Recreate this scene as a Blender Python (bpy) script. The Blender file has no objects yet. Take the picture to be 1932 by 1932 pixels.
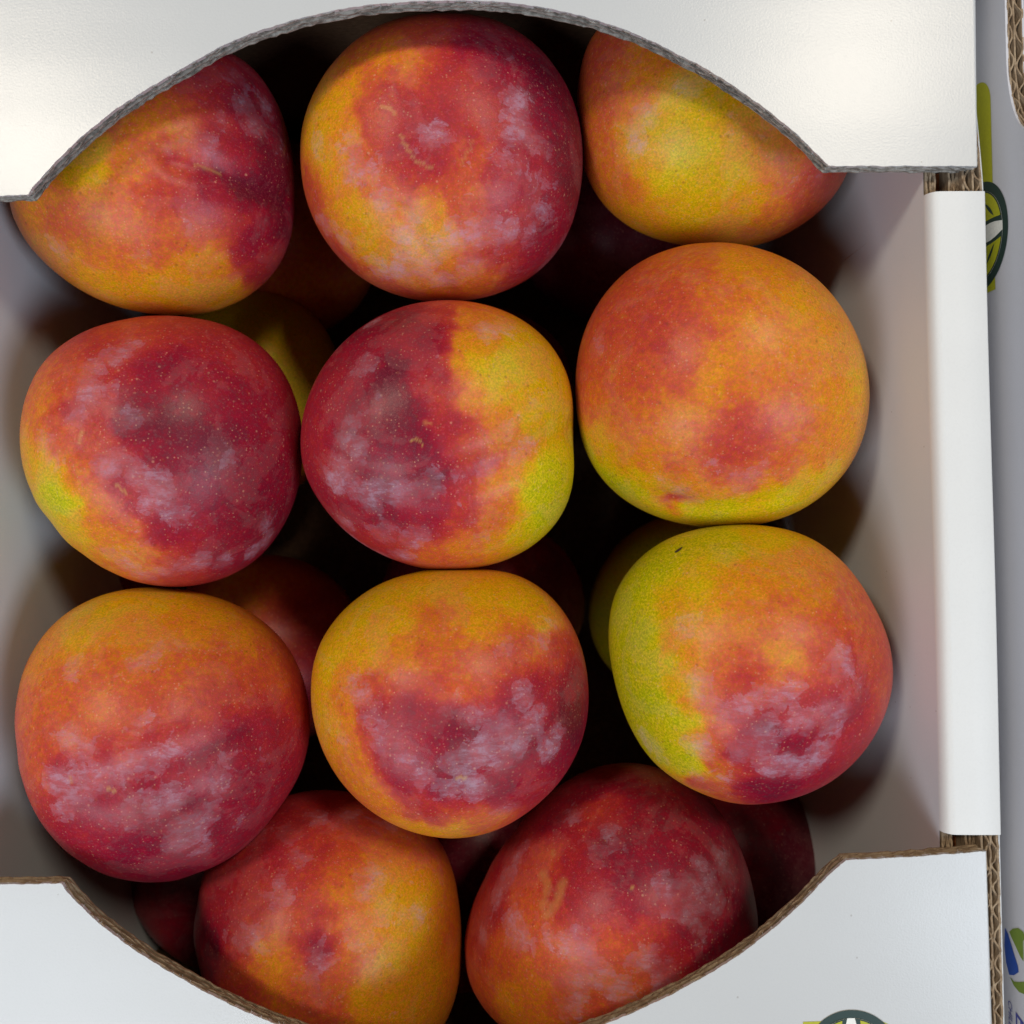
import bpy, bmesh, math, random
import numpy as np
from mathutils import Vector

random.seed(7)
rng = np.random.default_rng(7)
scene = bpy.context.scene
COL = scene.collection

# ------------------------------------------------------------------ camera
D0 = 0.185                 # metres from the lens to the rim of the box
FPX = 1743.0               # focal length in units of a 1932-wide frame
cam_d = bpy.data.cameras.new('camera')
cam = bpy.data.objects.new('camera', cam_d)
COL.objects.link(cam)
cam.location = (0, 0, D0)
cam.rotation_euler = (0, 0, 0)
cam_d.sensor_width = 9.8
cam_d.lens = 9.8 * FPX / 1932.0
cam_d.clip_start = 0.005
cam_d.clip_end = 50
cam_d.dof.use_dof = True
cam_d.dof.focus_distance = 0.198
cam_d.dof.aperture_fstop = 5.2
scene.camera = cam

# ------------------------------------------------------------------ light
w = bpy.data.worlds.new('World')
scene.world = w
w.use_nodes = True
bg = w.node_tree.nodes['Background']
bg.inputs[0].default_value = (0.80, 0.88, 1.0, 1)
bg.inputs[1].default_value = 0.03


def lamp(name, loc, target, power, size, color, size_y=None):
    d = bpy.data.lights.new(name, 'AREA')
    d.energy = power
    d.color = color
    if size_y:
        d.shape = 'RECTANGLE'
        d.size = size
        d.size_y = size_y
    else:
        d.shape = 'DISK'
        d.size = size
    o = bpy.data.objects.new(name, d)
    o.location = loc
    o.rotation_euler = (Vector(target) - Vector(loc)).to_track_quat('-Z', 'Y').to_euler()
    COL.objects.link(o)
    return o


lamp('ceiling_lamp', (0.64, 0.84, 1.60), (0, 0, 0), 11.0, 0.32, (1.0, 0.88, 0.70))
lamp('ceiling_lamp', (-0.93, 0.68, 1.60), (0, 0, 0), 12.3, 0.32, (1.0, 0.88, 0.70))
lamp('window_light', (-0.85, -1.05, 1.45), (0, 0, 0), 19.5, 1.1, (0.83, 0.91, 1.0), 0.8)
lamp('window_light', (1.05, -0.65, 1.30), (0, 0, 0), 14, 0.6, (0.74, 0.86, 1.0), 0.5)

scene.view_settings.view_transform = 'Standard'
scene.view_settings.look = 'None'
scene.view_settings.exposure = 0.04
scene.view_settings.gamma = 1.0


# ------------------------------------------------------------------ helpers
def px(x, y, z=0.0):
    """point at height z seen at (x, y) of a 1932-wide frame"""
    d = D0 - z
    return Vector(((x - 966.0) / FPX * d, (966.0 - y) / FPX * d, z))


def new_obj(name, mesh, parent=None, mat=None):
    o = bpy.data.objects.new(name, mesh)
    COL.objects.link(o)
    if parent:
        o.parent = parent
    if mat:
        o.data.materials.append(mat)
    return o


def empty(name, loc=(0, 0, 0)):
    o = bpy.data.objects.new(name, None)
    o.empty_display_size = 0.01
    o.location = loc
    COL.objects.link(o)
    return o


def tag(o, label=None, cat=None, group=None, kind=None):
    if label: o['label'] = label
    if cat: o['category'] = cat
    if group: o['group'] = group
    if kind: o['kind'] = kind
    return o


def mesh_from(verts, faces, name, smooth=False):
    me = bpy.data.meshes.new(name)
    me.from_pydata([tuple(v) for v in verts], [], faces)
    me.update()
    if smooth:
        me.polygons.foreach_set('use_smooth', [True] * len(me.polygons))
    return me


def catmull(pts, step):
    """dense smooth polyline through points (Vectors)"""
    P = [Vector(p) for p in pts]
    out = []
    for i in range(len(P) - 1):
        p0 = P[i - 1] if i else P[0] * 2 - P[1]
        p1, p2 = P[i], P[i + 1]
        p3 = P[i + 2] if i + 2 < len(P) else P[-1] * 2 - P[-2]
        n = max(1, int((p2 - p1).length / step))
        for k in range(n):
            t = k / n
            out.append(0.5 * ((2 * p1) + (p2 - p0) * t + (2 * p0 - 5 * p1 + 4 * p2 - p3) * t * t
                              + (3 * p1 - p0 - 3 * p2 + p3) * t ** 3))
    out.append(P[-1])
    return out


def line(a, b, step):
    n = max(1, int((b - a).length / step))
    return [a.lerp(b, k / n) for k in range(n)]


# --- value noise in numpy
def hash3(i, j, k, s):
    n = (i * 374761393 + j * 668265263 + k * 2147483647 + s * 974634577) & 0xFFFFFFFF
    n = ((n ^ (n >> 13)) * 1274126177) & 0xFFFFFFFF
    n = n ^ (n >> 16)
    return (n & 0xFFFF) / 65535.0


def vnoise(P, scale, seed=0):
    q = P * scale + 1000.0
    i = np.floor(q).astype(np.int64)
    f = q - i
    f = f * f * (3 - 2 * f)
    r = 0
    for dx in (0, 1):
        for dy in (0, 1):
            for dz in (0, 1):
                wgt = (f[:, 0] if dx else 1 - f[:, 0]) * (f[:, 1] if dy else 1 - f[:, 1]) * (f[:, 2] if dz else 1 - f[:, 2])
                r = r + wgt * hash3(i[:, 0] + dx, i[:, 1] + dy, i[:, 2] + dz, seed)
    return r


def fbm(P, scale, octs, seed=0):
    a, t, n = 1.0, 0.0, 0.0
    for o in range(octs):
        t = t + a * vnoise(P, scale * 2 ** o, seed + o * 17)
        n += a
        a *= 0.55
    return t / n


# ------------------------------------------------------------------ materials
class NT:
    def __init__(self, name):
        self.m = bpy.data.materials.new(name)
        self.m.use_nodes = True
        self.t = self.m.node_tree
        self.b = self.t.nodes['Principled BSDF']

    def n(self, typ, **kw):
        nd = self.t.nodes.new(typ)
        for k, v in kw.items():
            if k.startswith('i_'):
                key = k[2:]
                nd.inputs[int(key) if key.isdigit() else key.replace('_', ' ')].default_value = v
            else:
                setattr(nd, k, v)
        return nd

    def l(self, a, b):
        self.t.links.new(a, b)

    def math(self, op, a, b=None, c=None, clamp=False):
        nd = self.t.nodes.new('ShaderNodeMath')
        nd.operation = op
        nd.use_clamp = clamp
        for i, v in enumerate((a, b, c)):
            if v is None: continue
            if isinstance(v, (int, float)):
                nd.inputs[i].default_value = v
            else:
                self.l(v, nd.inputs[i])
        return nd.outputs[0]

    def mix(self, fac, a, b):
        nd = self.t.nodes.new('ShaderNodeMix')
        nd.data_type = 'RGBA'
        for s, v in ((nd.inputs[0], fac), (nd.inputs[6], a), (nd.inputs[7], b)):
            if isinstance(v, (int, float)):
                s.default_value = v
            elif isinstance(v, tuple):
                s.default_value = (*v, 1) if len(v) == 3 else v
            else:
                self.l(v, s)
        return nd.outputs[2]

    def smooth(self, v, lo, hi):
        nd = self.t.nodes.new('ShaderNodeMapRange')
        nd.interpolation_type = 'SMOOTHSTEP'
        nd.inputs[1].default_value = lo
        nd.inputs[2].default_value = hi
        self.l(v, nd.inputs[0])
        return nd.outputs[0]


def paper_mat(name, col, rough, speck=True, bump=0.25, spec=0.5):
    t = NT(name)
    tc = t.n('ShaderNodeTexCoord')
    n1 = t.n('ShaderNodeTexNoise', i_Scale=2300.0, i_Detail=3.0, i_Roughness=0.6)
    n2 = t.n('ShaderNodeTexNoise', i_Scale=45.0, i_Detail=4.0)
    t.l(tc.outputs['Object'], n1.inputs['Vector'])
    t.l(tc.outputs['Object'], n2.inputs['Vector'])
    dark = tuple(c * 0.93 for c in col)
    c = t.mix(n2.outputs[0], dark, col)
    c = t.mix(t.math('MULTIPLY', t.smooth(n1.outputs[0], 0.45, 0.75), 0.10), c, tuple(x * 0.7 for x in col))
    if speck:
        v = t.n('ShaderNodeTexVoronoi', i_Scale=170.0)
        t.l(tc.outputs['Object'], v.inputs['Vector'])
        dot = t.math('LESS_THAN', v.outputs['Distance'], 0.035)
        sep = t.n('ShaderNodeSeparateColor')
        t.l(v.outputs['Color'], sep.inputs[0])
        dot = t.math('MULTIPLY', dot, t.math('GREATER_THAN', sep.outputs[0], 0.5))
        c = t.mix(t.math('MULTIPLY', dot, 0.45), c, (0.25, 0.22, 0.2))
    t.l(c, t.b.inputs['Base Color'])
    t.b.inputs['Roughness'].default_value = rough
    t.b.inputs['Specular IOR Level'].default_value = spec
    wv = t.n('ShaderNodeTexWave', bands_direction='Y', i_Scale=26.0, i_Distortion=1.2, i_Detail=1.0)
    t.l(tc.outputs['Object'], wv.inputs['Vector'])
    bw = t.n('ShaderNodeBump', i_Strength=0.025, i_Distance=0.0006)
    t.l(wv.outputs[0], bw.inputs['Height'])
    bp = t.n('ShaderNodeBump', i_Strength=bump, i_Distance=0.00012)
    t.l(n1.outputs[0], bp.inputs['Height'])
    t.l(bw.outputs[0], bp.inputs['Normal'])
    t.l(bp.outputs[0], t.b.inputs['Normal'])
    return t.m


def kraft_mat(name, c1, c2):
    t = NT(name)
    tc = t.n('ShaderNodeTexCoord')
    mp = t.n('ShaderNodeMapping')
    mp.inputs['Scale'].default_value = (1, 1, 4)
    t.l(tc.outputs['Object'], mp.inputs['Vector'])
    n1 = t.n('ShaderNodeTexNoise', i_Scale=520.0, i_Detail=5.0, i_Roughness=0.7)
    t.l(mp.outputs[0], n1.inputs['Vector'])
    c = t.mix(t.smooth(n1.outputs[0], 0.35, 0.65), c1, c2)
    t.l(c, t.b.inputs['Base Color'])
    t.b.inputs['Roughness'].default_value = 0.85
    t.b.inputs['Specular IOR Level'].default_value = 0.2
    bp = t.n('ShaderNodeBump', i_Strength=0.5, i_Distance=0.0004)
    t.l(n1.outputs[0], bp.inputs['Height'])
    t.l(bp.outputs[0], t.b.inputs['Normal'])
    return t.m


def flat_mat(name, col, rough=0.5):
    t = NT(name)
    tc = t.n('ShaderNodeTexCoord')
    n1 = t.n('ShaderNodeTexNoise', i_Scale=1500.0, i_Detail=3.0)
    t.l(tc.outputs['Object'], n1.inputs['Vector'])
    c = t.mix(n1.outputs[0], tuple(x * 0.82 for x in col), tuple(min(1, x * 1.12) for x in col))
    t.l(c, t.b.inputs['Base Color'])
    t.b.inputs['Roughness'].default_value = rough
    return t.m


M_WHITE = paper_mat('coated_white_board', (0.56, 0.57, 0.58), 0.25, bump=0.17, spec=0.37)
M_INNER = paper_mat('inner_white_board', (0.735, 0.737, 0.735), 0.5)
M_WALL = paper_mat('inner_wall_board', (0.74, 0.775, 0.81), 0.5)  # rim board's copy, cool light tinted in against the plums' warm bounce
M_NEXT = paper_mat('next_box_shaded_board', (0.56, 0.56, 0.61), 0.5, speck=False)  # white board, greyed: the near box's shade is painted into this colour
M_KRAFT = kraft_mat('kraft_liner', (0.20, 0.135, 0.085), (0.36, 0.27, 0.18))
M_GREY = kraft_mat('dusty_shaded_liner', (0.15, 0.13, 0.11), (0.44, 0.40, 0.35))  # kraft greyed by white dust and by shade painted into the back cut edge
M_CORE_SHADE = kraft_mat('kraft_core_shade', (0.10, 0.055, 0.03), (0.16, 0.09, 0.05))  # brown of the board core, also painted shade on end walls and bottom
M_RAW = kraft_mat('raw_brown_board', (0.33, 0.11, 0.04), (0.42, 0.16, 0.06))
M_DKGREEN = flat_mat('dark_green_ink', (0.012, 0.035, 0.028))
M_LIME = flat_mat('lime_ink', (0.42, 0.42, 0.01))
M_OLIVE = flat_mat('olive_ink', (0.16, 0.24, 0.03))
M_BLUE = flat_mat('blue_ink', (0.015, 0.07, 0.36))
M_NAVY = flat_mat('navy_ink', (0.05, 0.06, 0.30))
M_WHITEINK = flat_mat('white_ink', (0.8, 0.8, 0.76))
M_BLEMISH = flat_mat('dry_blemish', (0.05, 0.028, 0.015), 0.8)
M_TABLE = flat_mat('dark_table', (0.08, 0.07, 0.06), 0.7)


# fruit skin: ripeness, bloom and scar come as surface data, grain from noise
def skin_mat():
    t = NT('plum_skin')
    tc = t.n('ShaderNodeTexCoord')
    oi = t.n('ShaderNodeObjectInfo')
    off = t.n('ShaderNodeVectorMath', operation='MULTIPLY_ADD')
    off.inputs[1].default_value = (1, 1, 1)
    comb = t.n('ShaderNodeCombineXYZ')
    for i in range(3):
        t.l(t.math('MULTIPLY', oi.outputs['Random'], 3.1 + i * 1.7), comb.inputs[i])
    t.l(tc.outputs['Object'], off.inputs[0])
    t.l(comb.outputs[0], off.inputs[2])
    V = off.outputs[0]

    def noise(scale, detail, rough=0.6, dist=0.0):
        nd = t.n('ShaderNodeTexNoise', i_Scale=scale, i_Detail=detail, i_Roughness=rough, i_Distortion=dist)
        t.l(V, nd.inputs['Vector'])
        return nd.outputs[0]

    n_big = noise(130.0, 5.0, 0.65, 0.4)
    n_mid = noise(620.0, 4.0, 0.7)
    n_fine = noise(2100.0, 2.0, 0.6)
    at = {}
    for a in ('ripe', 'bloom', 'scar'):
        nd = t.n('ShaderNodeAttribute', attribute_name=a)
        at[a] = nd.outputs['Fac']
    r = t.math('ADD', at['ripe'], t.math('MULTIPLY', t.math('SUBTRACT', n_big, 0.5), 0.16))
    r = t.math('ADD', r, t.math('MULTIPLY', t.math('SUBTRACT', n_mid, 0.5), 0.36))
    r = t.math('ADD', r, t.math('MULTIPLY', t.math('SUBTRACT', n_fine, 0.5), 0.34), clamp=True)
    ramp = t.n('ShaderNodeValToRGB')
    cr = ramp.color_ramp
    stops = [(0.0, (0.41, 0.42, 0.002)), (0.16, (0.54, 0.42, 0.002)), (0.30, (0.60, 0.32, 0.002)),
             (0.44, (0.62, 0.198, 0.009)), (0.58, (0.52, 0.078, 0.022)), (0.72, (0.39, 0.023, 0.024)),
             (0.86, (0.28, 0.006, 0.025)), (1.0, (0.13, 0.004, 0.020))]
    while len(cr.elements) < len(stops):
        cr.elements.new(0.5)
    for e, (p, c) in zip(cr.elements, stops):
        e.position = p
        e.color = (*c, 1)
    t.l(r, ramp.inputs[0])
    col = ramp.outputs[0]
    # dark freckles
    v2 = t.n('ShaderNodeTexVoronoi', i_Scale=560.0)
    t.l(V, v2.inputs['Vector'])
    s2 = t.n('ShaderNodeSeparateColor')
    t.l(v2.outputs['Color'], s2.inputs[0])
    d2 = t.math('MULTIPLY', t.smooth(v2.outputs['Distance'], 0.26, 0.10), t.math('GREATER_THAN', s2.outputs[1], 0.62))
    col = t.mix(t.math('MULTIPLY', d2, 0.35), col, (0.20, 0.035, 0.012))
    # pale lenticels
    dens = noise(160.0, 2.0)
    for sc_, lo, amt in ((1250.0, 0.45, 0.42), (760.0, 0.72, 0.5)):
        v1 = t.n('ShaderNodeTexVoronoi', i_Scale=sc_)
        t.l(V, v1.inputs['Vector'])
        s1 = t.n('ShaderNodeSeparateColor')
        t.l(v1.outputs['Color'], s1.inputs[0])
        rnd = t.math('ADD', s1.outputs[0], t.math('MULTIPLY', t.math('SUBTRACT', dens, 0.5), 0.9))
        d1 = t.math('MULTIPLY', t.smooth(v1.outputs['Distance'], 0.30, 0.08), t.smooth(rnd, lo, lo + 0.5))
        col = t.mix(t.math('MULTIPLY', d1, amt), col, (0.66, 0.33, 0.20))
    gm = t.n('ShaderNodeVectorMath', operation='SCALE')
    t.l(col, gm.inputs[0])
    t.l(t.math('ADD', t.math('MULTIPLY', t.smooth(n_fine, 0.32, 0.68), 0.42), 0.82), gm.inputs['Scale'])
    col = gm.outputs[0]
    # bloom (wax)
    mpb = t.n('ShaderNodeMapping')
    mpb.inputs['Rotation'].default_value = (0.3, 0.2, 0.5)
    mpb.inputs['Scale'].default_value = (0.55, 1.25, 0.9)
    t.l(V, mpb.inputs['Vector'])
    nb_ = t.n('ShaderNodeTexNoise', i_Scale=560.0, i_Detail=9.0, i_Roughness=0.78, i_Distortion=1.4)
    t.l(mpb.outputs[0], nb_.inputs['Vector'])
    n_b = nb_.outputs[0]
    n_s = noise(115.0, 3.0, 0.5, 0.5)
    b = t.math('ADD', at['bloom'], t.math('MULTIPLY', t.math('SUBTRACT', n_b, 0.5), 2.3))
    b = t.math('ADD', b, t.math('MULTIPLY', t.math('SUBTRACT', n_s, 0.5), 0.9))
    n_f = noise(270.0, 6.0, 0.62, 0.5)
    bf = t.math('ADD', at['bloom'], t.math('MULTIPLY', t.math('SUBTRACT', n_f, 0.5), 1.7))
    film = t.math('MULTIPLY', t.smooth(bf, 0.52, 0.56), t.math('ADD', t.math('MULTIPLY', t.smooth(n_mid, 0.3, 0.65), 0.16), 0.11))
    dense = t.math('MULTIPLY', t.smooth(b, 0.74, 0.86), t.math('ADD', t.math('MULTIPLY', t.smooth(n_mid, 0.35, 0.6), 0.17), 0.05))
    dense2 = t.math('MULTIPLY', t.smooth(bf, 0.86, 0.92), 0.09)
    mask = t.math('ADD', t.math('ADD', film, dense), dense2)
    veil = t.math('MULTIPLY', t.smooth(at['bloom'], 0.2, 1.0), 0.09)
    n_w = noise(70.0, 6.0, 0.62, 0.8)
    tier = t.math('MULTIPLY', t.smooth(t.math('ADD', n_w, t.math('MULTIPLY', n_b, 0.25)), 0.64, 0.69), 0.055)
    thin = t.math('ADD', t.math('MULTIPLY', t.smooth(n_mid, 0.46, 0.74), 0.05), t.math('ADD', veil, tier), clamp=True)
    col = t.mix(thin, col, (0.66, 0.36, 0.33))
    fine = t.math('MULTIPLY', t.smooth(n_fine, 0.56, 0.76), 0.12)
    col = t.mix(fine, col, (0.72, 0.36, 0.22))
    mps = t.n('ShaderNodeMapping')
    rot = t.n('ShaderNodeCombineXYZ')
    t.l(t.math('MULTIPLY', oi.outputs['Random'], 1.3), rot.inputs[0])
    t.l(t.math('MULTIPLY', oi.outputs['Random'], 2.1), rot.inputs[1])
    t.l(t.math('MULTIPLY', oi.outputs['Random'], 23.0), rot.inputs[2])
    t.l(rot.outputs[0], mps.inputs['Rotation'])
    mps.inputs['Scale'].default_value = (0.5, 1.7, 1.0)
    t.l(V, mps.inputs['Vector'])
    ns_ = t.n('ShaderNodeTexNoise', i_Scale=420.0, i_Detail=5.0, i_Roughness=0.65, i_Distortion=0.3)
    t.l(mps.outputs[0], ns_.inputs['Vector'])
    scuff = t.math('ADD', t.math('MULTIPLY', t.smooth(ns_.outputs[0], 0.42, 0.54), 0.62), 0.38)
    broad = t.math('ADD', t.math('MULTIPLY', t.smooth(n_s, 0.32, 0.66), 0.75), 0.35)
    fac = t.math('MULTIPLY', t.math('MULTIPLY', mask, scuff), t.math('MULTIPLY', broad, 0.60), clamp=True)
    col = t.mix(fac, col, (0.56, 0.43, 0.58))
    # russet scars
    col = t.mix(at['scar'], col, (0.56, 0.34, 0.09))
    t.l(col, t.b.inputs['Base Color'])
    t.l(t.math('ADD', t.math('MULTIPLY', mask, 0.6), 0.37), t.b.inputs['Roughness'])
    t.b.inputs['Specular IOR Level'].default_value = 0.23
    bp = t.n('ShaderNodeBump', i_Strength=0.12, i_Distance=0.0004)
    t.l(t.math('ADD', n_mid, t.math('MULTIPLY', n_big, 1.5)), bp.inputs['Height'])
    t.l(bp.outputs[0], t.b.inputs['Normal'])
    return t.m


M_SKIN = skin_mat()


# ------------------------------------------------------------------ corrugated edges
def edge_strip(bm, P, A, N, u, wdt, depth, jit=0.0, seed=0):
    """a thin paper layer showing its cut edge: P path points, A across, N into the board;
    u(i) = offset across, wdt = paper thickness"""
    n = len(P)
    rows = []
    r = random.Random(seed)
    js = [r.uniform(-1, 1) for _ in range(n // 3 + 3)]
    for i in range(n):
        f = i / 3.0
        k = int(f)
        j = (js[k] * (1 - f + k) + js[k + 1] * (f - k)) * jit
        a0 = u(i) - wdt / 2
        a1 = u(i) + wdt / 2
        p, a, nn = P[i], A[i], N[i]
        rows.append([bm.verts.new(p + a * a0 + nn * (depth)), bm.verts.new(p + a * a0 + nn * j),
                     bm.verts.new(p + a * a1 + nn * (j * 0.8)), bm.verts.new(p + a * a1 + nn * depth)])
    for i in range(n - 1):
        for k in range(3):
            bm.faces.new((rows[i][k], rows[i][k + 1], rows[i + 1][k + 1], rows[i + 1][k]))


def bm_obj(bm, name, mat, parent):
    bmesh.ops.recalc_face_normals(bm, faces=bm.faces[:])
    me = bpy.data.meshes.new(name)
    bm.to_mesh(me)
    bm.free()
    return new_obj(name, me, parent, mat)


def corrugated(name, P, A, N, T, phase, parent, mat, lams=(0.0062, 0.0042), split=0.56, depth=0.004,
               first=True, jit=0.00018, seed=1, paper=0.00032, core_in=0.0022):
    """liners and two flute layers over thickness T; phase(i) is the distance across the flutes"""
    bm = bmesh.new()
    m = split * T
    if first:
        edge_strip(bm, P, A, N, lambda i: paper * 0.5, paper, depth, jit, seed)
    edge_strip(bm, P, A, N, lambda i: m, paper * 0.9, depth, jit, seed + 1)
    edge_strip(bm, P, A, N, lambda i: T - paper * 0.5, paper, depth, jit, seed + 2)
    for (lo, hi, lam, sd) in ((0, m, lams[0], 3), (m, T, lams[1], 4)):
        c = (lo + hi) / 2
        am = (hi - lo) / 2 - paper * 0.7
        edge_strip(bm, P, A, N, lambda i: c + am * math.sin(2 * math.pi * phase(i) / lam + 0.5 * math.sin(phase(i) * 300 + sd)),
                   paper * 0.95, depth, jit * 1.5, seed + sd)
    o = bm_obj(bm, name, mat, parent)
    # dark inside of the board
    bm = bmesh.new()
    edge_strip(bm, P, A, N, lambda i: T / 2, T * 0.98, depth + 0.002, 0, seed)
    for v in bm.verts:
        pass
    bm.free()
    bm = bmesh.new()
    prev = None
    for i in range(len(P)):
        q = [bm.verts.new(P[i] + A[i] * (0.02 * T) + N[i] * core_in), bm.verts.new(P[i] + A[i] * (0.98 * T) + N[i] * core_in)]
        if prev:
            bm.faces.new((prev[0], prev[1], q[1], q[0]))
        prev = q
    c = bm_obj(bm, 'board_core', M_CORE_SHADE, parent)
    return o


def plan_normals(P, flip):
    N = []
    for i in range(len(P)):
        a = P[max(0, i - 2)]
        b = P[min(len(P) - 1, i + 2)]
        t = (b - a)
        v = Vector((-t.y, t.x, 0)).normalized()
        N.append(v if not flip else -v)
    return N


def prism(poly, z0, z1, name, mat, parent, bevel=None):
    """plan polygon (Vectors) extruded from z0 up to z1"""
    bm = bmesh.new()
    top = [bm.verts.new((p.x, p.y, z1)) for p in poly]
    bot = [bm.verts.new((p.x, p.y, z0)) for p in poly]
    ft = bm.faces.new(top)
    fb = bm.faces.new(bot[::-1])
    n = len(poly)
    for i in range(n):
        bm.faces.new((top[i], bot[i], bot[(i + 1) % n], top[(i + 1) % n]))
    bmesh.ops.recalc_face_normals(bm, faces=bm.faces[:])
    if bevel:
        es = [e for e in bm.edges if bevel(e)]
        if es:
            bmesh.ops.bevel(bm, geom=es, offset=0.0009, segments=4, affect='EDGES', profile=0.5)
    bmesh.ops.triangulate(bm, faces=[f for f in bm.faces if len(f.verts) > 4])
    return bm_obj(bm, name, mat, parent)


def slab(corners_lo, z0, z1, name, mat, parent):
    return prism(corners_lo, z0, z1, name, mat, parent)


# ------------------------------------------------------------------ setting
tb = bpy.data.meshes.new('table_top')
tb = mesh_from([(-0.8, -0.8, -0.151), (0.8, -0.8, -0.151), (0.8, 0.8, -0.151), (-0.8, 0.8, -0.151),
                (-0.8, -0.8, -0.18), (0.8, -0.8, -0.18), (0.8, 0.8, -0.18), (-0.8, 0.8, -0.18)],
               [(0, 1, 2, 3), (7, 6, 5, 4), (0, 4, 5, 1), (1, 5, 6, 2), (2, 6, 7, 3), (3, 7, 4, 0)], 'table_top')
tag(new_obj('table_top', tb, None, M_TABLE), kind='structure')

# ------------------------------------------------------------------ the fruit box
box = empty('fruit_box', (0, 0, -0.149))
tag(box, 'white corrugated cardboard fruit box with arched openings in its end flaps, filled with plums', 'box')
ROOT = box


def reparent(o):
    o.location = o.location
    return o


class BoxRoot:
    pass


def sub(o, parent):
    o.parent = parent
    o.matrix_parent_inverse = parent.matrix_world.inverted()
    return o


box_inv = Vector((0, 0, 0.149))
T = 0.0037      # board thickness

# box axes: rotated a little in the frame
SL = 0.0255


def dirY(py):
    return (py - 966) * SL


def rx(x_at_mid, py, z=0.0):
    """point on a line parallel to the box side, given by its x at mid height of the frame (rim pixels)"""
    s = D0 / FPX
    return Vector(((x_at_mid - 966 + dirY(py)) * s, (966 - py) * s, z))


def child(o):
    o.parent = box
    o.matrix_parent_inverse.identity()
    o.location = box_inv
    return o


# ---- end panels
up_cut = [(-330, 386), (-60, 371), (0, 368.5), (52, 368)], \
         [(52, 368), (67, 347), (133, 277), (200, 220), (247, 187), (320, 143), (433, 80), (533, 44), (620, 22), (708, 8), (835, 1),
          (961, 5), (1081, 26), (1192, 61), (1288, 107), (1348, 139), (1421, 188), (1488, 240), (1541, 290), (1563, 313)], \
         [(1563, 313), (1700, 313), (1846, 313)]
lo_cut = [(-330, 1680), (0, 1669), (116, 1667)], \
         [(116, 1667), (133, 1690), (167, 1724), (207, 1758), (267, 1801), (333, 1841), (400, 1878), (500, 1924), (620, 1962), (740, 1984),
          (850, 1990), (960, 1982), (1060, 1960), (1137, 1934), (1211, 1903), (1288, 1865), (1388, 1806), (1488, 1727), (1565, 1650), (1596, 1623)], \
         [(1596, 1623), (1718, 1617), (1863, 1606)]


def cut_path(segs):
    out = []
    for k, s in enumerate(segs):
        pts = [px(*p) for p in s]
        if k == 1:
            pl = catmull(pts, 0.0004)
        else:
            pl = []
            for a, b in zip(pts[:-1], pts[1:]):
                pl += line(a, b, 0.0004)
            pl.append(pts[-1])
        out += pl if k == 0 else pl[1:]
    return out


def end_panel(cut, outer, flip, cut_mat, seed, name_label):
    P = cut_path(cut)
    N = plan_normals(P, flip)
    r = random.Random(seed)
    # slightly ragged die cut
    R = []
    for i, p in enumerate(P):
        j = (math.sin(i * 0.31 + seed) + math.sin(i * 0.83 + 2.1) + r.uniform(-1.2, 1.2)) * 0.00004
        R.append(p + N[i] * j)
    poly = R + outer
    xr = max(p.x for p in outer)

    def is_fold(e):
        a, b = e.verts
        return a.co.z > -1e-6 and b.co.z > -1e-6 and a.co.x > R[-1].x - 0.002 and b.co.x > R[-1].x - 0.002 and abs(a.co.x - b.co.x) < 0.002 and abs(a.co.y - b.co.y) > 0.005
    pan = prism(poly, -0.0009, 0.0, 'end_panel', M_WHITE, box, is_fold)
    child(pan)
    A = [Vector((0, 0, -1))] * len(P)
    Ps = [p + Vector((0, 0, -0.0004)) for p in P]
    TT = T - 0.0004
    e = corrugated('corrugated_edge', Ps, A, N, TT, lambda i: P[i].y + 0.25 * P[i].x, pan, cut_mat,
                   lams=(0.0082, 0.0056), first=True, jit=0.00022, seed=seed)
    # torn paper fibres along the cut
    bm = bmesh.new()
    for _ in range(150):
        i = r.randrange(3, len(P) - 3)
        t = (P[i + 1] - P[i - 1]).normalized()
        d = (-N[i] * r.uniform(0.3, 1) + t * r.uniform(-1, 1)).normalized()
        L = r.uniform(0.0002, 0.0008)
        wv = Vector((-d.y, d.x, 0)) * 0.00006
        b0 = R[i] + Vector((0, 0, -0.0003 - r.random() * 0.0004)) + N[i] * 0.0001
        up = Vector((0, 0, r.uniform(-0.0003, 0.0003)))
        q = [bm.verts.new(b0 + wv), bm.verts.new(b0 - wv), bm.verts.new(b0 + d * L + up)]
        bm.faces.new(q)
    f = bm_obj(bm, 'torn_fibres', M_WHITE, pan)
    f['kind'] = 'stuff'
    # brown underside
    under = [p + N[i] * 0.0003 for i, p in enumerate(P)] + outer
    prism(under, -T - 0.0002, -T + 0.0002, 'bottom_liner', M_KRAFT, pan)
    return pan, P


up_outer = [px(1843, -80), px(1840, -330), px(-330, -330)]
lo_outer = [px(1877, 2010), px(1886, 2300), px(-330, 2330)]
panel_up, path_up = end_panel(up_cut, up_outer, False, M_GREY, 3, '')
panel_lo, path_lo = end_panel(lo_cut, lo_outer, True, M_KRAFT, 8, '')
panel_up['label'] = 'end flap at the back of the box with a tall arch and two warm lamp glints'
panel_lo['label'] = 'end flap at the front of the box printed with a leaf emblem'

# ---- walls of the box (inside faces), right one folded over as a smooth rim
R_IN, R_OUT = 1777, 1881
FLOOR = -0.145


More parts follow.
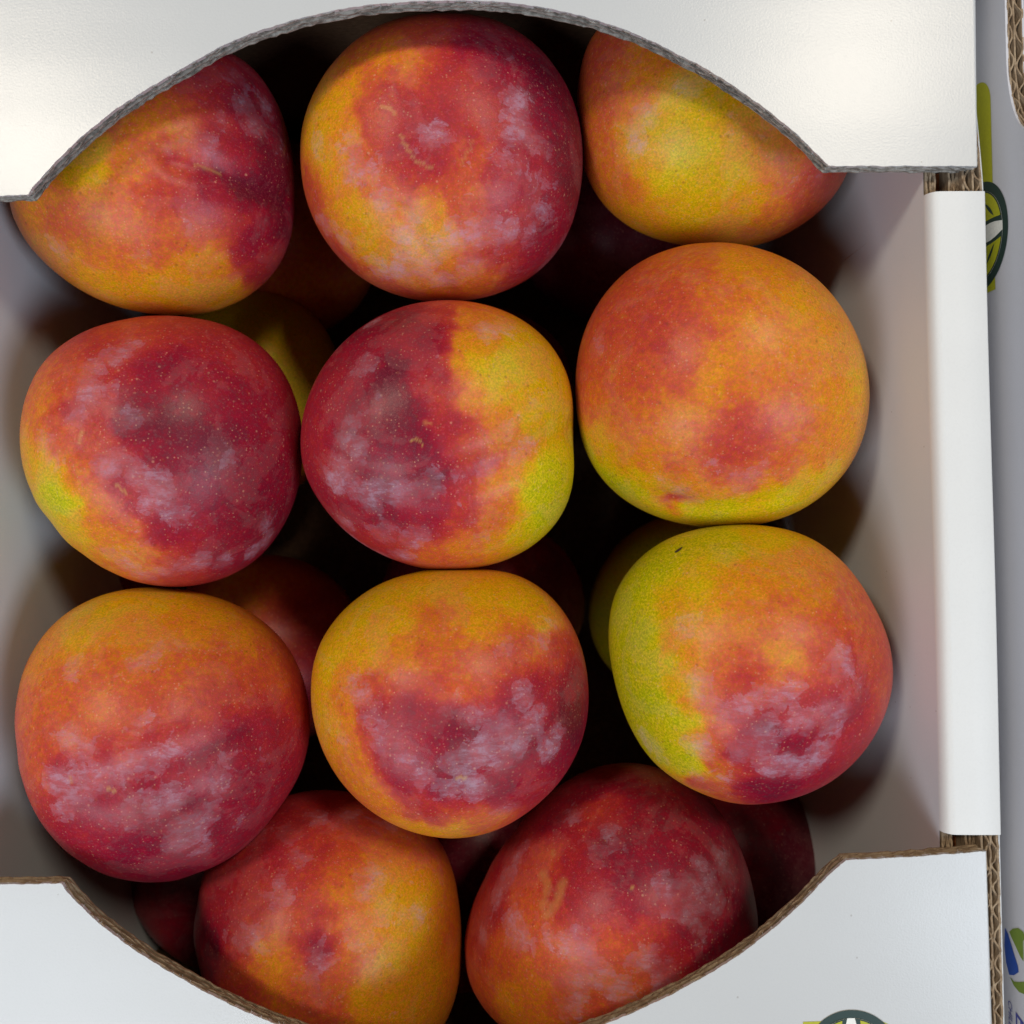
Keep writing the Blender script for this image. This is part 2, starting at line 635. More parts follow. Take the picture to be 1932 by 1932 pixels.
def wall_profile(name, prof, y0, y1, mat, ny=40, jitter=0.0, bow=None):
    """profile = list of (x_mid_px, z) swept between two frame heights"""
    vs, fs = [], []
    n = len(prof)
    for k in range(ny + 1):
        py = y0 + (y1 - y0) * k / ny
        for (xm, z) in prof:
            wob = 1.5 * math.sin(py * 0.006 + 1.0) * jitter + (bow(py) if bow else 0)
            vs.append(rx(xm + wob, py, z))
    for k in range(ny):
        for i in range(n - 1):
            a = k * n + i
            fs.append((a, a + 1, a + n + 1, a + n))
    me = mesh_from(vs, fs, name)
    bm = bmesh.new()
    bm.from_mesh(me)
    bmesh.ops.recalc_face_normals(bm, faces=bm.faces[:])
    bm.to_mesh(me)
    bm.free()
    me.polygons.foreach_set('use_smooth', [True] * len(me.polygons))
    return new_obj(name, me, box, mat)


bow_up = lambda py: -16.0 * min(1.0, max(0.0, (345 - py) / 230.0)) ** 1.2
ZR = -0.0012
prof = []
for k in range(0, 13):      # rounded inner fold
    a = math.pi / 2 * k / 12
    prof.append((R_IN - 3 + 22 * (1 - math.cos(a)), ZR - 0.0026 + 0.0026 * math.sin(a)))
prof += [(R_IN + 50, ZR + 0.0001), (R_OUT - 4, ZR + 0.0001), (R_OUT - 1, ZR - 0.0001), (R_OUT, ZR - 0.0005), (R_OUT, -0.02), (R_OUT, FLOOR)]
child(wall_profile('folded_rim', prof, 357, 1579, M_INNER, 60, 0.6))
# the inner face runs on below the flaps
prof2 = [(R_IN + 4, FLOOR), (R_IN + 3, -0.06), (R_IN, -0.02), (R_IN - 2.8, -0.0038)]
child(wall_profile('inner_wall', prof2, -330, 2330, M_WALL, 60, 0.6))
prof3 = [(R_OUT + 0.5, FLOOR), (R_OUT + 0.5, -0.0022), (R_OUT - 2, -0.0022), (R_OUT - 3, FLOOR)]
child(wall_profile('outer_liner', prof3, -330, 357, M_WHITE, 40, 0, bow_up))
child(wall_profile('outer_liner', prof3, 1579, 2330, M_WHITE, 8))


def straight_edge(name, x0, x1, y0, y1, z, mat, lams, seed, first=True, bow=None):
    s = D0 / FPX
    n = max(8, int(abs(y1 - y0) / 3))
    P, A, N = [], [], []
    for k in range(n + 1):
        py = y0 + (y1 - y0) * k / n
        b = bow(py) if bow else 0
        P.append(rx(x0 + b, py, z))
        A.append(Vector((1, SL, 0)).normalized() * 1.0)
        N.append(Vector((0, 0, -1)))
    TT = (x1 - x0) * s
    return child(corrugated(name, P, A, N, TT, lambda i: P[i].y, box, mat, lams=lams, seed=seed, jit=0.0003, depth=0.006,
                            split=0.52, paper=0.00042, core_in=0.0040))


straight_edge('corrugated_edge', 1845, R_OUT - 2, 1579, 2330, -0.0022, M_KRAFT, (0.0062, 0.0050), 21)
straight_edge('corrugated_edge', 1843, R_OUT - 2, -330, 357, -0.0022, M_KRAFT, (0.0062, 0.0050), 23, bow=bow_up)
# cut boards seen in the two corner slots
for (y0, y1) in ((300, 357), (1579, 1640)):
    straight_edge('slot_edge', R_IN + 1, R_IN + 22, y0, y1, -0.0040, M_KRAFT, (0.0052, 0.0042), 31)
    straight_edge('slot_edge', R_IN + 46, R_IN + 66, y0, y1, -0.0040, M_KRAFT, (0.0050, 0.0040), 33)
    raw = [(R_IN + 2, -0.0080), (R_OUT - 6, -0.0080), (R_OUT - 6, -0.02), (R_IN + 2, -0.02)]
    child(wall_profile('raw_board', raw, y0, y1, M_RAW, 4))
# brown folded ends closing the rim
for (yy, sgn) in ((357, 1), (1579, -1)):
    q = [rx(R_IN + 1, yy + sgn * 5, -0.004), rx(R_OUT - 2, yy + sgn * 5, -0.0018), rx(R_OUT - 2, yy + sgn * 5, -0.05), rx(R_IN + 1, yy + sgn * 5, -0.05)]
    child(new_obj('raw_board', mesh_from(q, [(0, 1, 2, 3)], 'raw_board'), box, M_RAW))

# left wall, end walls, bottom
XL = 966 - 1108
lp = [(XL, FLOOR), (XL, -0.003), (XL + 2, -0.0012), (XL - 90, -0.0012), (XL - 92, FLOOR)]
child(wall_profile('folded_side_wall', lp, -330, 2330, M_WALL, 10))


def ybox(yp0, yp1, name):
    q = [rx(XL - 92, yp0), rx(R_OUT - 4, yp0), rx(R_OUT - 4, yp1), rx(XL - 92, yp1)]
    return child(prism(q, FLOOR, -T - 0.0006, name, M_CORE_SHADE, box))  # dark brown paints the shade under the flaps onto the end walls


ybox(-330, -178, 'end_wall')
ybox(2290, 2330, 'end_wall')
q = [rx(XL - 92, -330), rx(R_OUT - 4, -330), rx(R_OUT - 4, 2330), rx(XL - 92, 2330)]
child(prism(q, FLOOR - 0.004, FLOOR, 'bottom_board', M_CORE_SHADE, box))  # shade of the gaps is put into this dark floor colour


# ------------------------------------------------------------------ printed emblem
def emblem(to3d, R, parent, bar):
    """to3d(u, v, lift) -> point; R ring radius; bar = (u0, u1, v0, v1)"""
    def poly_obj(pts, lift, name, mat):
        me = mesh_from([to3d(u, v, lift) for u, v in pts], [tuple(range(len(pts)))], name)
        return new_obj(name, me, parent, mat)
    u0, u1, v0, v1 = bar
    rc = (v1 - v0) * 0.42
    pts = [(u0, v0)]
    pts += [(u1, v0)]
    pts += [(u1 - rc + rc * math.cos(a), v1 - rc + rc * math.sin(a)) for a in [i * math.pi / 16 for i in range(9)]]
    pts += [(u0, v1)]
    poly_obj(pts, 0.00008, 'emblem_bar', M_LIME)
    circ = lambda q: [(q * math.cos(a), q * math.sin(a)) for a in [i * 2 * math.pi / 64 for i in range(64)]]
    poly_obj(circ(R), 0.00014, 'emblem_ring', M_DKGREEN)
    ri = R * 0.83
    poly_obj(circ(ri), 0.00020, 'emblem_disc', M_WHITEINK)

    def leaf(a0, a1, rin, rout, lift, name, mat, n=10):
        pts = []
        for i in range(n + 1):
            a = a0 + (a1 - a0) * i / n
            pts.append((rout * math.cos(a), rout * math.sin(a)))
        for i in range(n - 1, 0, -1):
            t_ = i / n
            a = a0 + (a1 - a0) * t_
            q = rout - (rout - rin) * math.sin(math.pi * t_) ** 0.8
            pts.append((q * math.cos(a), q * math.sin(a)))
        poly_obj(pts, lift, name, mat)
    for k in range(4):
        b0 = k * math.pi / 2
        leaf(b0 + 0.10, b0 + 1.47, ri * 0.28, ri * 1.0, 0.00026, 'emblem_leaf_edge', M_DKGREEN)
        leaf(b0 + 0.24, b0 + 1.33, ri * 0.42, ri * 0.97, 0.00032, 'emblem_leaf', M_LIME)
        leaf(b0 + 0.42, b0 + 1.15, ri * 0.66, ri * 0.74, 0.00038, 'emblem_vein', M_DKGREEN)


ec = px(1607, 1993)
s_ = D0 / FPX
emblem(lambda u, v, h: Vector((ec.x + u - 0.03 * v, ec.y + v + 0.03 * u, h)), 88 * s_, panel_lo,
       (-90 * s_, 94 * s_, -60 * s_, 68 * s_))

# ------------------------------------------------------------------ neighbouring box
nb = empty('fruit_box', (0.12, 0, -0.149))
tag(nb, 'neighbouring white fruit box at the right edge, printed with a leaf emblem and blue lettering', 'box')
nb_inv = -Vector((0.12, 0, -0.149))
XN = 966 + 1012          # wall position, rim pixels at mid height


def wall_hit(x, y, lift=0.0):
    """point of the neighbour's printed wall seen at frame position (x, y)"""
    s = D0 / FPX
    # plane: X = (XN-966)*s + SL*(-Y)
    dx, dy = (x - 966) / FPX, (966 - y) / FPX
    d = ((XN - 966) * s) / (dx + SL * dy)
    return Vector((dx * d - lift, dy * d, D0 - d))


def wall_pt(Y, Z, lift=0.0):
    s = D0 / FPX
    return Vector(((XN - 966) * s - SL * Y - lift, Y, Z))


# top outline of the wall with its rounded hand hole dip
zlow = -0.0112
ys = []
top = []
for k in range(241):
    Y = 0.22 - 0.44 * k / 240
    y_edge = 0.0775
    if Y > y_edge:
        z = -0.001
    if Y > y_edge:
        tt = min(1, (Y - y_edge) / 0.019)
        z = -0.0015 + (zlow + 0.0015) * math.sqrt(max(0, 1 - (1 - tt) ** 2))
    else:
        z = -0.0015
    if Y > 0.19:
        z = -0.0015
    top.append((Y, z))
vs, fs = [], []
TN = 0.0040
for (Y, z) in top:
    vs += [wall_pt(Y, z), wall_pt(Y, -0.149), wall_pt(Y, z, -0.0005), wall_pt(Y, -0.149, -0.0005),
           wall_pt(Y, z, -TN + 0.0004), wall_pt(Y, -0.149, -TN + 0.0004), wall_pt(Y, z, -TN), wall_pt(Y, -0.149, -TN)]
for k in range(len(top) - 1):
    a, b = k * 8, k * 8 + 8
    fs += [(a, a + 1, b + 1, b), (a, b, b + 2, a + 2), (a + 2, b + 2, b + 3, a + 3),
           (a + 4, a + 5, b + 5, b + 4), (a + 4, b + 4, b + 6, a + 6), (a + 6, b + 6, b + 7, a + 7)]
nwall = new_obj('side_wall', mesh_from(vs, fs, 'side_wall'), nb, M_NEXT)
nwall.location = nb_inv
P = [wall_pt(Y, z, -0.0004) for (Y, z) in top if 0.055 < Y < 0.16]
# densify
Pd = []
for a, b in zip(P[:-1], P[1:]):
    Pd += line(a, b, 0.0004)
A = [Vector((1, SL, 0))] * len(Pd)
N = []
for i in range(len(Pd)):
    t = (Pd[min(i + 2, len(Pd) - 1)] - Pd[max(i - 2, 0)]).normalized()
    nn = t.cross(Vector((1, 0, 0)))
    if nn.z > 0: nn = -nn
    N.append(nn.normalized())
acc = [0]
for a, b in zip(Pd[:-1], Pd[1:]):
    acc.append(acc[-1] + (b - a).length)
corrugated('corrugated_edge', Pd, A, N, TN - 0.0006, lambda i: acc[i], nwall, M_KRAFT, lams=(0.0052, 0.0066), seed=41, jit=0.00025,
           depth=0.005, paper=0.00038, core_in=0.0036, split=0.42)
# the rest of that box
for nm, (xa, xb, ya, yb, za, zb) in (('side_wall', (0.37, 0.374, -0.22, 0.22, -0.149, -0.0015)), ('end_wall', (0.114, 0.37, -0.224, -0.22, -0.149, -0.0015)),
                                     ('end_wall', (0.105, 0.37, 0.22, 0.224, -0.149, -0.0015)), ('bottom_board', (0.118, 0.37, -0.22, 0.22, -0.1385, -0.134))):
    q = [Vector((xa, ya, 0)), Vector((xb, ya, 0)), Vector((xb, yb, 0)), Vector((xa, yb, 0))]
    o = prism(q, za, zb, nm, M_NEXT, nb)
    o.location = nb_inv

# emblem on its wall
ec2 = wall_hit(1903, 418)
EC = wall_pt(ec2.y, ec2.z - 0.0121)


def emb_pt(u, v, h):
    return wall_pt(EC.y - u, EC.z + v, h)


def emblem_n():
    def f(u, v, h):
        return emb_pt(-u, v, h)
    emblem(f, 0.0121, nwall, (-0.0130, 0.0345, -0.0075, 0.0062))


emblem_n()


def wpoly(pts, name, mat, lift=0.00012):
    me = mesh_from([wall_hit(x, y, lift) for x, y in pts], [tuple(range(len(pts)))], name)
    return new_obj(name, me, nwall, mat)


wpoly([(1897, 1750), (1903, 1763), (1908, 1780), (1914, 1800), (1921, 1822), (1923, 1834), (1914, 1840), (1905, 1839), (1899, 1815), (1896, 1785)], 'logo_swoosh', M_BLUE)
wpoly([(1905, 1758), (1912, 1752), (1922, 1751), (1931, 1758), (1936, 1768), (1931, 1776), (1932, 1814), (1926, 1805), (1917, 1785), (1910, 1770)], 'logo_leaf', M_OLIVE)
wpoly([(1906, 1843), (1914, 1852), (1924, 1853), (1934, 1852), (1934, 1876), (1924, 1872), (1914, 1860)], 'logo_leaf', M_OLIVE)


def wall_text(txt, x, y, hgt, mat, stretch=1.0):
    cu = bpy.data.curves.new('lettering', 'FONT')
    cu.body = txt
    cu.size = 1.0
    cu.shear = 0.2
    tmp = bpy.data.objects.new('tmp', cu)
    COL.objects.link(tmp)
    dg = bpy.context.evaluated_depsgraph_get()
    me = bpy.data.meshes.new_from_object(tmp.evaluated_get(dg))
    bpy.data.objects.remove(tmp)
    base = wall_hit(x, y)
    for v in me.vertices:
        u_, v_ = v.co.x * hgt * stretch, v.co.y * hgt
        v.co = wall_pt(base.y - u_, base.z + v_, 0.00012)
    me.name = 'lettering'
    return new_obj('lettering', me, nwall, mat)


wall_text('CHILE', 1903, 1884, 0.0023, M_NAVY, 0.95)
wall_text('E', 1917, 1904, 0.0060, M_NAVY, 1.2)

# ------------------------------------------------------------------ plums
def periodic(th, rad, q):
    o = np.argsort(th)
    th, rad = th[o], rad[o]
    T3 = np.concatenate([th - 2 * np.pi, th, th + 2 * np.pi])
    R3 = np.concatenate([rad, rad, rad])
    return np.interp(q, T3, R3)


def smooth_periodic(a, n):
    k = np.hanning(n + 2)[1:-1]
    k /= k.sum()
    return np.real(np.convolve(np.concatenate([a[-n:], a, a[:n]]), k, 'same')[n:-n])


def build_plum(outline, z, nlon, nlat, squash=0.90, seed=0, ripe=(), bloom=(), grooves=(), scars=(), base_r=0.6, base_b=0.16, dents=(), shift=0.0, blemish=None):
    op = np.array(outline, float)
    cx, cy = (op[:, 0].min() + op[:, 0].max()) / 2, (op[:, 1].min() + op[:, 1].max()) / 2
    d = D0 - z
    C = np.array([(cx - 966) / FPX * d, (966 - cy) / FPX * d, z])
    th_o = np.arctan2(-(op[:, 1] - cy), op[:, 0] - cx)
    r_o = np.hypot(op[:, 0] - cx, op[:, 1] - cy)
    NB = nlon
    q = np.arange(NB) * 2 * np.pi / NB - np.pi
    want = smooth_periodic(periodic(th_o, r_o, q), max(5, NB // 11))
    Rr = want / FPX * d
    mean = Rr.mean()
    ph = (np.arange(nlat + 1) / nlat - 0.5) * np.pi
    TH, PH = np.meshgrid(q, ph)

    def verts(Rr):
        cr = np.cos(PH) ** 0.93
        h = mean * squash
        # keep the crown rounder than the outline
        k = np.clip(np.cos(PH), 0, 1)[..., None] if False else np.cos(PH) ** 0.6
        RR = mean * (1 - k) + Rr[None, :] * k
        X = RR * cr * np.cos(TH)
        Y = RR * cr * np.sin(TH)
        Z = h * np.sign(np.sin(PH)) * np.abs(np.sin(PH)) ** 0.97
        V = np.stack([X, Y, Z], -1).reshape(-1, 3)
        L = fbm(V + seed * 0.37, 28.0, 2, seed) - 0.5
        V = V * (1 + 0.07 * L[:, None])
        return V

    for it in range(5):
        V = verts(Rr)
        W = V + C
        pxx = W[:, 0] / (D0 - W[:, 2]) * FPX
        pyy = W[:, 1] / (D0 - W[:, 2]) * FPX
        ux, uy = pxx - (cx - 966), pyy - (966 - cy)
        rr = np.hypot(ux, uy)
        b = ((np.arctan2(uy, ux) + np.pi) / (2 * np.pi) * NB).round().astype(int) % NB
        got = np.zeros(NB)
        np.maximum.at(got, b, rr)
        bad = got < mean * 0.3
        if bad.any():
            got[bad] = want[bad]
        ratio = smooth_periodic(want / got, 9)
        Rr = Rr * ratio
    V = verts(Rr)

    def project(V):
        W = V + C
        return np.stack([966 + W[:, 0] / (D0 - W[:, 2]) * FPX, 966 - W[:, 1] / (D0 - W[:, 2]) * FPX], -1)

    pp = project(V)
    front = V[:, 2] > 0.0

    def surf(pts):
        out = []
        idx = np.where(front)[0]
        for p in pts:
            dd = (pp[idx, 0] - p[0]) ** 2 + (pp[idx, 1] - p[1]) ** 2
            out.append(idx[np.argmin(dd)])
        return np.array(out)

    def polydist(path):
        path = [np.array(p, float) for p in path]
        dens = []
        for a, b in zip(path[:-1], path[1:]):
            n = max(2, int(np.hypot(*(b - a)) / 4))
            dens += [a + (b - a) * k / n for k in range(n)]
        dens.append(path[-1])
        S = V[surf(dens)]
        dmin = np.full(len(V), 1e9)
        for sv in S:
            dmin = np.minimum(dmin, ((V - sv) ** 2).sum(1))
        return np.sqrt(dmin)

    u = V / np.linalg.norm(V, axis=1, keepdims=True)
    disp = np.zeros(len(V))
    crease = np.zeros(len(V))
    for (path, depth, width) in grooves:
        dd = polydist(path)
        disp -= 1.8 * depth * np.exp(-(dd / width) ** 2)
        crease = np.maximum(crease, np.exp(-(dd / (0.45 * width)) ** 2) * (min(0.10, 130 * depth) if depth > 0 else 0))
    for (x, y, depth, width) in dents:
        S = V[surf([(x, y)])][0]
        dd = np.sqrt(((V - S) ** 2).sum(1))
        disp -= depth * np.exp(-(dd / width) ** 2)
    # ripeness
    pxl = d / FPX
    if len(ripe):
        rp = np.array(ripe, float)
        S = V[surf(rp[:, :2])]
        num = np.full(len(V), 0.0)
        den = np.full(len(V), 1e-12)
        warp = np.stack([fbm(V + 5, 240, 3, seed + 1), fbm(V + 9, 240, 3, seed + 2), fbm(V + 13, 240, 3, seed + 3)], -1) - 0.5
        Vw = V + warp * 0.0062
        for sv, val in zip(S, rp[:, 2]):
            d2 = ((Vw - sv) ** 2).sum(1) / (22 * pxl) ** 2
            wgt = 1.0 / (d2 + 0.8) ** 2.0
            num += wgt * val
            den += wgt
        rv = 0.5 + (num / den - 0.5) * 1.12
    else:
        rv = base_r + (fbm(V + seed, 45, 3, seed) - 0.5) * 0.6
    rv = rv + crease + shift
    bv = np.full(len(V), base_b)
    if len(bloom):
        bp = np.array(bloom, float)
        S = V[surf(bp[:, :2])]
        for sv, val in zip(S, bp[:, 2]):
            d2 = ((V - sv) ** 2).sum(1) / (25 * pxl) ** 2
            bv = np.maximum(bv, base_b + (val - base_b * 0.4) * np.exp(-d2 * 0.7))
    sc = np.zeros(len(V))
    for (path, width, amt) in scars:
        dd = polydist(path)
        nz = fbm(V, 900, 2, seed + 8)
        sc = np.maximum(sc, amt * np.clip(1.4 - dd / (width * pxl) - (nz - 0.5) * 1.2, 0, 1) * 0.55)
    V = V + u * disp[:, None]
    # faces
    n0 = nlon
    faces = []
    ii = np.arange(nlat)[:, None] * n0
    jj = np.arange(n0)[None, :]
    j2 = (jj + 1) % n0
    F = np.stack([ii + jj, ii + j2, ii + n0 + j2, ii + n0 + jj], -1).reshape(-1, 4)
    me = bpy.data.meshes.new('plum')
    me.vertices.add(len(V))
    me.vertices.foreach_set('co', V.astype(np.float32).ravel())
    me.loops.add(F.size)
    me.loops.foreach_set('vertex_index', F.astype(np.int32).ravel())
    me.polygons.add(len(F))
    me.polygons.foreach_set('loop_start', np.arange(0, F.size, 4, dtype=np.int32))
    me.polygons.foreach_set('use_smooth', np.ones(len(F), bool))
    me.update(calc_edges=True)
    me.validate()
    for nm, arr in (('ripe', rv), ('bloom', bv), ('scar', sc)):
        a = me.attributes.new(nm, 'FLOAT', 'POINT')
        if len(a.data) == len(arr):
            a.data.foreach_set('value', arr.astype(np.float32))
    bm = bmesh.new()
    bm.from_mesh(me)
    bmesh.ops.remove_doubles(bm, verts=[v for v in bm.verts if abs(v.co.x) < 1e-4 and abs(v.co.y) < 1e-4], dist=1e-6)
    bmesh.ops.recalc_face_normals(bm, faces=bm.faces[:])
    bm.to_mesh(me)
    bm.free()
    o = new_obj('plum', me, None, M_SKIN)
    o.location = C
    if blemish:
        k = surf([blemish])[0]
        nrm = Vector(V[k]).normalized()
        tx = Vector((0.85, 0.5, 0)).normalized()
        tx = (tx - nrm * tx.dot(nrm)).normalized()
        ty = nrm.cross(tx)
        vs_, fs_ = [Vector(V[k]) + nrm * 0.00016], []
        for i in range(16):
            a = i * math.pi / 8
            q = 1 + 0.15 * math.sin(3 * a)
            vs_.append(Vector(V[k]) + tx * (0.00125 * q * math.cos(a)) + ty * (0.00055 * q * math.sin(a)) + nrm * 0.00003)
            fs_.append((0, 1 + i, 1 + (i + 1) % 16))
        new_obj('blemish', mesh_from(vs_, fs_, 'blemish', True), o, M_BLEMISH)
    return o


GRP = 'plums packed in the white box'
GRP2 = 'plums of the lower layer'
PLUMS = []

# --- plums at the surface; outline, colour zones, wax patches (some with lamp glow and window sheen painted in)
PLUMS.append(dict(
    label='plum under the left end of the back flap, orange with a red right side', z=-0.0355, squash=0.80, shift=0.05,
    outline=[(20, 395), (45, 450), (90, 500), (150, 545), (220, 577), (300, 592), (380, 592), (440, 575), (500, 535), (540, 480), (553, 420), (553, 340),
             (545, 260), (515, 180), (470, 120), (400, 85), (300, 80), (190, 110), (100, 170), (45, 250), (17, 330)],
    ripe=[(350, 120, .75), (250, 190, .5), (400, 130, .7), (470, 180, .82), (160, 300, .30), (240, 330, .46), (330, 300, .58), (430, 300, .74), (520, 330, .92), (400, 360, .78),
          (470, 350, .9), (530, 420, .9), (480, 450, .8), (250, 420, .5), (120, 420, .52), (100, 480, .40), (330, 440, .52), (380, 490, .38), (300, 540, .34), (200, 530, .34),
          (420, 560, .36), (500, 500, .68), (320, 250, .48), (270, 220, .46), (60, 400, .42), (300, 360, .6), (350, 390, .66), (430, 420, .62), (200, 470, .46), (370, 560, .34)],
    bloom=[(460, 200, .8), (480, 230, .8), (500, 200, .7), (390, 280, .7), (360, 270, .5), (110, 470, .6), (270, 480, .5), (440, 140, .6), (350, 430, .5), (420, 230, .5), (530, 280, .5), (250, 280, .4)],
    grooves=[([(330, 300), (430, 330), (545, 385)], 0.0009, 0.0035)],
    scars=[([(375, 310), (410, 322), (425, 330)], 3, .5), ([(525, 190), (540, 260), (535, 290)], 4, .35)]))
PLUMS.append(dict(
    label='plum in the middle under the back arch, pink with a round dent and pale wax', z=-0.0355, squash=0.80, shift=0.05, base_b=0.26,
    outline=[(568, 310), (572, 230), (600, 160), (650, 95), (700, 55), (770, 30), (850, 25), (930, 35), (1000, 75), (1050, 130), (1085, 200), (1098, 290), (1090, 380),
             (1068, 450), (1020, 510), (950, 550), (860, 568), (770, 562), (690, 530), (630, 475), (590, 410)],
    ripe=[(800, 70, .6), (740, 110, .45), (640, 200, .36), (600, 230, .32), (610, 300, .33), (590, 370, .55), (660, 250, .42), (720, 180, .62), (850, 150, .66), (900, 90, .8), (950, 120, .82),
          (1030, 160, .88), (1060, 250, .9), (1080, 330, .9), (820, 250, .76), (760, 190, .68), (700, 250, .62), (760, 300, .66), (900, 250, .66), (980, 280, .76), (890, 300, .55), (860, 345, .58), (700, 340, .5),
          (680, 400, .33), (700, 450, .33), (660, 440, .4), (820, 400, .4), (800, 450, .35), (870, 380, .56), (950, 400, .68), (1030, 420, .82), (900, 530, .46), (960, 480, .66), (1000, 470, .78),
          (740, 540, .55), (800, 540, .45), (640, 480, .6), (1000, 350, .75), (940, 330, .7), (880, 350, .5), (780, 250, .72), (820, 290, .74), (770, 120, .45)],
    bloom=[(670, 320, .8), (660, 280, .6), (700, 330, .6), (720, 390, .85), (770, 440, 1), (780, 400, .8), (800, 500, 1), (770, 480, .9), (830, 470, .9), (860, 450, .9), (900, 440, .9), (930, 440, .8), (720, 510, .7), (750, 510, .8), (890, 500, .8),
           (960, 440, .7), (840, 530, .8), (1000, 450, .5), (980, 190, .8), (975, 220, .7), (980, 250, .7), (1050, 500, .8), (1060, 460, .7), (1020, 400, .6), (1010, 270, .6), (820, 250, .7), (600, 280, .5), (610, 420, .6), (650, 450, .5), (960, 300, .5), (1020, 340, .5)],
    grooves=[([(760, 400), (800, 470), (850, 550)], 0.00035, 0.0017), ([(755, 280), (790, 320), (850, 330), (885, 300), (890, 260)], 0.00025, 0.0016)],
    dents=[(830, 255, 0.0006, 0.006)],
    scars=[([(755, 255), (770, 285), (785, 305), (815, 318)], 2.2, .6), ([(870, 310), (885, 285), (893, 265)], 2, .4), ([(720, 200), (735, 205), (745, 215)], 3, .6)]))
PLUMS.append(dict(
    label='plum under the right end of the back flap, mostly yellow', z=-0.039, squash=0.80, shift=0.09,
    outline=[(1088, 200), (1095, 140), (1110, 75), (1092, 270), (1110, 340), (1150, 400), (1210, 440), (1280, 460), (1360, 468), (1440, 460), (1510, 425), (1570, 375), (1600, 325),
             (1615, 240), (1595, 150), (1535, 70), (1440, 10), (1320, -10), (1200, 10), (1140, 40)],
    ripe=[(1130, 120, .52), (1150, 200, .48), (1120, 280, .46), (1200, 180, .42), (1250, 250, .20), (1290, 310, .14), (1300, 200, .2), (1330, 150, .25), (1400, 220, .28), (1430, 260, .34), (1370, 330, .2),
          (1400, 400, .3), (1300, 400, .2), (1230, 400, .32), (1180, 350, .42), (1480, 310, .44), (1540, 340, .56), (1520, 380, .52), (1450, 420, .42), (1250, 330, .14), (1270, 100, .4), (1350, 440, .32), (1500, 240, .4), (1220, 300, .28)],
    bloom=[(1290, 165, .7), (1310, 150, .5), (1200, 250, .8), (1215, 220, .8), (1205, 270, .7), (1450, 240, .5), (1380, 250, .45), (1550, 330, .5), (1480, 340, .4), (1150, 220, .4)]))
PLUMS.append(dict(
    label='dark red plum at the left wall with a small lime green spot', z=-0.034,
    outline=[(37, 830), (45, 760), (75, 690), (130, 640), (220, 607), (330, 598), (420, 612), (490, 650), (540, 710), (565, 780), (570, 860), (560, 930), (530, 1000), (480, 1060),
             (410, 1095), (330, 1107), (250, 1095), (170, 1055), (100, 990), (55, 920)],
    ripe=[(330, 620, .72), (250, 630, .64), (420, 640, .74), (480, 680, .74), (200, 680, .70), (130, 720, .6), (80, 750, .5), (60, 820, .42), (110, 820, .6), (140, 770, .78), (60, 880, .36),
          (100, 925, .06), (110, 945, .05), (100, 965, .08), (90, 900, .3), (130, 980, .32), (150, 900, .52), (200, 870, .68), (150, 830, .66), (250, 800, .9), (300, 700, .86), (330, 800, .94), (400, 850, .94), (330, 950, .86),
          (250, 950, .76), (230, 900, .8), (450, 750, .85), (540, 800, .82), (540, 900, .86), (500, 700, .78), (200, 1000, .46), (150, 1020, .34), (250, 1040, .46), (280, 1050, .5), (350, 1080, .72),
          (330, 1000, .82), (420, 1050, .86), (500, 980, .88), (220, 980, .55), (180, 940, .5), (400, 720, .82), (300, 880, .88), (430, 950, .88)],
    bloom=[(220, 670, .8), (250, 650, .6), (180, 690, .7), (165, 740, .85), (150, 780, .6), (175, 710, .7), (90, 840, .8), (100, 860, .7), (60, 770, .5), (230, 740, .5), (205, 875, 1), (225, 870, .7), (265, 900, 1), (255, 890, .8), (300, 920, 1),
           (290, 945, .9), (320, 960, .7), (345, 975, .6), (235, 790, .7), (350, 760, .45), (430, 870, .5), (500, 1020, .8), (480, 1040, .8), (500, 990, .6), (380, 1060, .8), (420, 1060, .7), (340, 1065, .6), (270, 1085, .85), (240, 1065, .8), (210, 1050, .7), (300, 1080, .7), (270, 1030, .5)],
    scars=[([(150, 815), (148, 835)], 3, .7), ([(220, 915), (238, 930)], 2.2, .7), ([(250, 1040), (275, 1060)], 3, .5)],
    dents=[(155, 810, 0.0008, 0.005)]))
